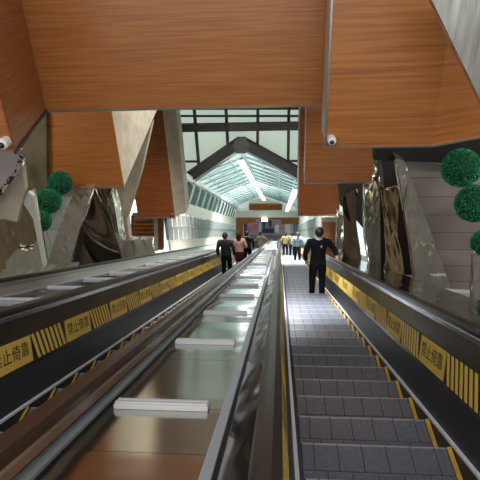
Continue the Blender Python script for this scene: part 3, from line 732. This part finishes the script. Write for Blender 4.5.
def person(loc, H, rz, lab, top, pants, la=None, ra=None, longhair=False, skirt=False, bag=None, lean=0, female=False, twist=0, pocket=False, collar=None, logo=False):
    """standing figure, faces local +y; la/ra: elbow and hand of left and right arm (x right, y forward, z up, metres for H=1.72)"""
    root = empty('person', loc, lab, 'person'); root.rotation_euler = (0, 0, rz)
    k = H / 1.72
    sw = .185 if female else .205; hw = .095
    la = la or ((-sw - .07, -.03, 1.12), (-sw - .06, .06, .86)); ra = ra or ((sw + .07, -.03, 1.12), (sw + .06, .06, .86))
    def sc(L): return [Vector(v) * k for v in L]
    fl, fr = (-.105, .02), (.115, -.02)
    V = [(0, 0, .95), (0, 0, 1.08), (0, .005, 1.22), (0, 0, 1.36), (0, -.005, 1.44), (0, .0, 1.50), (0, .015, 1.56), (0, .012, 1.635), (0, .005, 1.69),
         (-sw, 0, 1.40), la[0], la[1], (sw, 0, 1.40), ra[0], ra[1],
         (-hw, 0, .88), (-hw - .005, .02, .49), (fl[0], fl[1] - .04, .09), (hw, 0, .88), (hw + .008, .02, .49), (fr[0], fr[1] - .04, .09),
         (fl[0], fl[1] + .10, .04), (fr[0], fr[1] + .10, .04)]
    E = [(0, 1), (1, 2), (2, 3), (3, 4), (4, 5), (5, 6), (6, 7), (7, 8), (3, 9), (9, 10), (10, 11), (3, 12), (12, 13), (13, 14), (0, 15), (15, 16), (16, 17), (0, 18), (18, 19), (19, 20), (17, 21), (20, 22)]
    R = [.088, .085, .095, .085, .05, .052, .075, .085, .05, .06, .043, .028, .06, .043, .028, .085, .055, .038, .085, .055, .038, .032, .032]
    body = skin('body', sc(V), E, [r * k for r in R], 'skinc', root)
    # hands: palm and five fingers each, part of the body mesh
    bm = bmesh.new(); bm.from_mesh(body.data)
    extra = []
    for sgn, arm in ((-1, la), (1, ra)):
        h = Vector(arm[1]); e = Vector(arm[0]); d = (h - e).normalized(); side = d.cross(Vector((0, 0, 1)));
        side = Vector((1, 0, 0)) if side.length < .35 else side.normalized()
        n_ = side.cross(d)
        v = [h - d * .03, h + d * .03, h + d * .075]; ed = [(0, 1), (1, 2)]; rr = [.026, .030, .026]
        for q, (o_, ln) in enumerate(((-.027, .060), (-.009, .072), (.009, .067), (.026, .052))):
            i0 = len(v); a = h + d * .075 + side * o_; b1 = a + d * ln * .5 - n_ * .012; b2 = a + d * ln * .85 - n_ * .034
            v += [a, b1, b2]; ed += [(2, i0), (i0, i0 + 1), (i0 + 1, i0 + 2)]; rr += [.010, .0095, .0085]
        i0 = len(v); th = -side * sgn * -1 if d.z > -.5 else Vector((0, 1, 0))
        v += [h + d * .02 + th * .03, h + d * .055 + th * .048 - n_ * .01, h + d * .08 + th * .05 - n_ * .02]; ed += [(0, i0), (i0, i0 + 1), (i0 + 1, i0 + 2)]; rr += [.013, .011, .009]
        ho = skin('hand', sc(v), ed, [r * k for r in rr], 'skinc', root, sub=1); bm.from_mesh(ho.data); bpy.data.objects.remove(ho)
    # face: nose, ears, eye sockets and lips on the head
    def blob(c, r, s, mi=0):
        mt = Matrix.Translation(Vector(c) * k) @ Matrix.Diagonal((r * s[0] * k, r * s[1] * k, r * s[2] * k, 1))
        res = bmesh.ops.create_uvsphere(bm, u_segments=12, v_segments=8, radius=1, matrix=mt)
        for v in res['verts']:
            for f in v.link_faces: f.smooth = True; f.material_index = mi
    blob((0, .105, 1.60), .017, (.8, 1.2, 1.5)); blob((-.082, .01, 1.605), .02, (.5, .9, 1.5)); blob((.082, .01, 1.605), .02, (.5, .9, 1.5))
    blob((0, .095, 1.565), .016, (1.5, .6, .45), 1); blob((-.033, .092, 1.628), .011, (1.3, .6, .7), 2); blob((.033, .092, 1.628), .011, (1.3, .6, .7), 2)
    bm.to_mesh(body.data); bm.free(); body.data.materials.append(M['pink']); body.data.materials.append(M['hair'])
    # hair
    hb = MB(); 
    i = hb.mi(M['hair']); res = bmesh.ops.create_uvsphere(hb.bm, u_segments=24, v_segments=16, radius=1, matrix=Matrix.Translation(Vector((0, -.014, 1.642)) * k) @ Matrix.Diagonal((.094 * k, .108 * k, .112 * k, 1)))
    for v in list(hb.bm.verts):
        if v.co.y > .05 * k and v.co.z < 1.675 * k: v.co.y = .05 * k
        if v.co.z < 1.60 * k: v.co.x *= .86
        v.co += Vector((random.uniform(-1, 1), random.uniform(-1, 1), random.uniform(-1, 1))) * .004 * k
    for f in hb.bm.faces: f.smooth = True
    if longhair:
        mt = Matrix.Translation(Vector((0, -.06, 1.52)) * k) @ Matrix.Diagonal((.088 * k, .05 * k, .16 * k, 1)); bmesh.ops.create_uvsphere(hb.bm, u_segments=16, v_segments=12, radius=1, matrix=mt)
        for f in hb.bm.faces: f.smooth = True
    me = bpy.data.meshes.new('hair'); hb.bm.to_mesh(me); hb.bm.free(); me.materials.append(M['hair']); ho = bpy.data.objects.new('hair', me); COL.objects.link(ho); ho.parent = root
    # jacket or shirt
    la2 = Vector(la[0]).lerp(Vector(la[1]), .93); ra2 = Vector(ra[0]).lerp(Vector(ra[1]), .93)
    V = [(0, 0, .85), (0, 0, 1.0), (0, .003, 1.14), (0, .003, 1.27), (0, 0, 1.385), (0, -.003, 1.465), (-sw + .01, 0, 1.40), la[0], la2, (sw - .01, 0, 1.40), ra[0], ra2]
    E = [(0, 1), (1, 2), (2, 3), (3, 4), (4, 5), (4, 6), (6, 7), (7, 8), (4, 9), (9, 10), (10, 11)]
    R = [(.19, .14), (.185, .135), (.165, .13), (.185, .14), (.155, .13), .075, .082, .062, .046, .082, .062, .046]
    flat = lambda c: Vector((c.x, c.y * (.86 if abs(c.x) < .2 * k else 1), c.z))
    jk = skin('jacket' if not female else 'blouse', sc(V), E, [tuple(x * k for x in r) if isinstance(r, tuple) else r * k for r in R], top, root, post=flat)
    # trousers or skirt
    if skirt:
        V = [(0, 0, 1.0), (0, 0, .9), (0, 0, .72), (0, 0, .5)]; skin('skirt', sc(V), [(0, 1), (1, 2), (2, 3)], [x * k for x in (.14, .17, .19, .21)], pants, root)
    else:
        V = [(0, 0, 1.06), (0, 0, .90), (-hw - .005, 0, .80), (-hw - .008, .02, .49), (fl[0], fl[1] - .04, .11), (hw + .005, 0, .80), (hw + .01, .02, .49), (fr[0], fr[1] - .04, .11), (fl[0], fl[1] - .04, .06), (fr[0], fr[1] - .04, .06)]
        E = [(0, 1), (1, 2), (2, 3), (3, 4), (1, 5), (5, 6), (6, 7), (4, 8), (7, 9)]
        R = [(.16, .12), (.155, .13), .105, .083, .068, .105, .083, .068, .066, .066]
        skin('trousers', sc(V), E, [tuple(x * k for x in r) if isinstance(r, tuple) else r * k for r in R], pants, root)
    for f in (fl, fr):
        skin('shoe', sc([(f[0], f[1] - .075, .045), (f[0], f[1] - .02, .05), (f[0], f[1] + .07, .04), (f[0], f[1] + .15, .032)]), [(0, 1), (1, 2), (2, 3)], [x * k for x in (.042, .048, .045, .032)], 'shoe', root, post=lambda c: Vector((c.x, c.y, max(0.002, c.z))))
    if collar:
        b = MB(); c = Vector((0, -.006, 1.475)) * k
        b.bar(c, c + Vector((0, .006, .022)) * k, .074 * k, M[collar], 16, .064 * k)
        me = to_mesh(b, 'collar'); o = bpy.data.objects.new('collar', me); COL.objects.link(o); o.parent = root
    if logo:
        b = MB(); c = Vector((.045, -.152, 1.36)) * k
        b.boxw(c.x - .018, c.x + .018, c.y, c.y + .03, c.z - .018, c.z + .018, M['greycloth'])
        me = to_mesh(b, 'logo'); o = bpy.data.objects.new('logo_patch', me); COL.objects.link(o); o.parent = root
    return root
def onstep(u, s):
    p = P(u, s, STEPN); kk = math.floor((p.y - .10) / .40); y = kk * .40 + .10 + .19
    return Vector((u, y, STEPN / cA - (kk * .40 + .50) * math.tan(A) + .002))
# man in black suit
f = onstep(.83, 10.9)
hp = P(1.215, 10.35, -.56) - f
ka = 1.74 / 1.72
person(f, 1.74, 0, 'person seen from behind in a black suit with white collar, right hand on the handrail', 'navy', 'dkpants',
       la=((-.285, -.05, 1.13), (-.25, .07, .90)), ra=((.36, -.05, 1.21), (hp.x / ka - .01, hp.y / ka + .05, hp.z / ka + .035)), collar='whitecloth', logo=True)
person(onstep(-1.66, 15.2), 1.62, 0, 'person in a dark jacket, leftmost rider of the group on the middle escalator', 'charcoal', 'dkpants')
person(onstep(-1.44, 17.2), 1.66, 0, 'person with long hair in a pink blouse and dark skirt on the middle escalator', 'pinkcloth', 'darkred', female=True, longhair=True, skirt=True,
       la=((-.27, -.02, 1.14), (-.15, .15, 1.02)), ra=((.27, -.02, 1.14), (.15, .15, 1.02)))
person(onstep(-1.40, 21.0), 1.70, 0, 'person in black with white sleeve just right of the pink blouse', 'charcoal', 'dkpants', collar='whitecloth')
person(onstep(-1.25, 31.5), 1.70, 0, 'distant person in a khaki jacket further down the middle escalator', 'khaki', 'khaki', ra=((.33, 0, 1.25), (.5, .1, 1.02)))
person(onstep(.33, 30), 1.66, 0, 'distant person in a red and tan top, leftmost on the right escalator', 'tan', 'darkred', female=True)
person(onstep(.72, 29), 1.66, 0, 'distant person in dark clothes between the red top and blue shirt', 'khaki', 'dkpants')
person(onstep(.86, 24), 1.66, 0, 'distant person in a blue grey shirt and black trousers beyond the man in black', 'bluegrey', 'dkpants', la=((-.3, 0, 1.15), (-.24, .1, .95)))
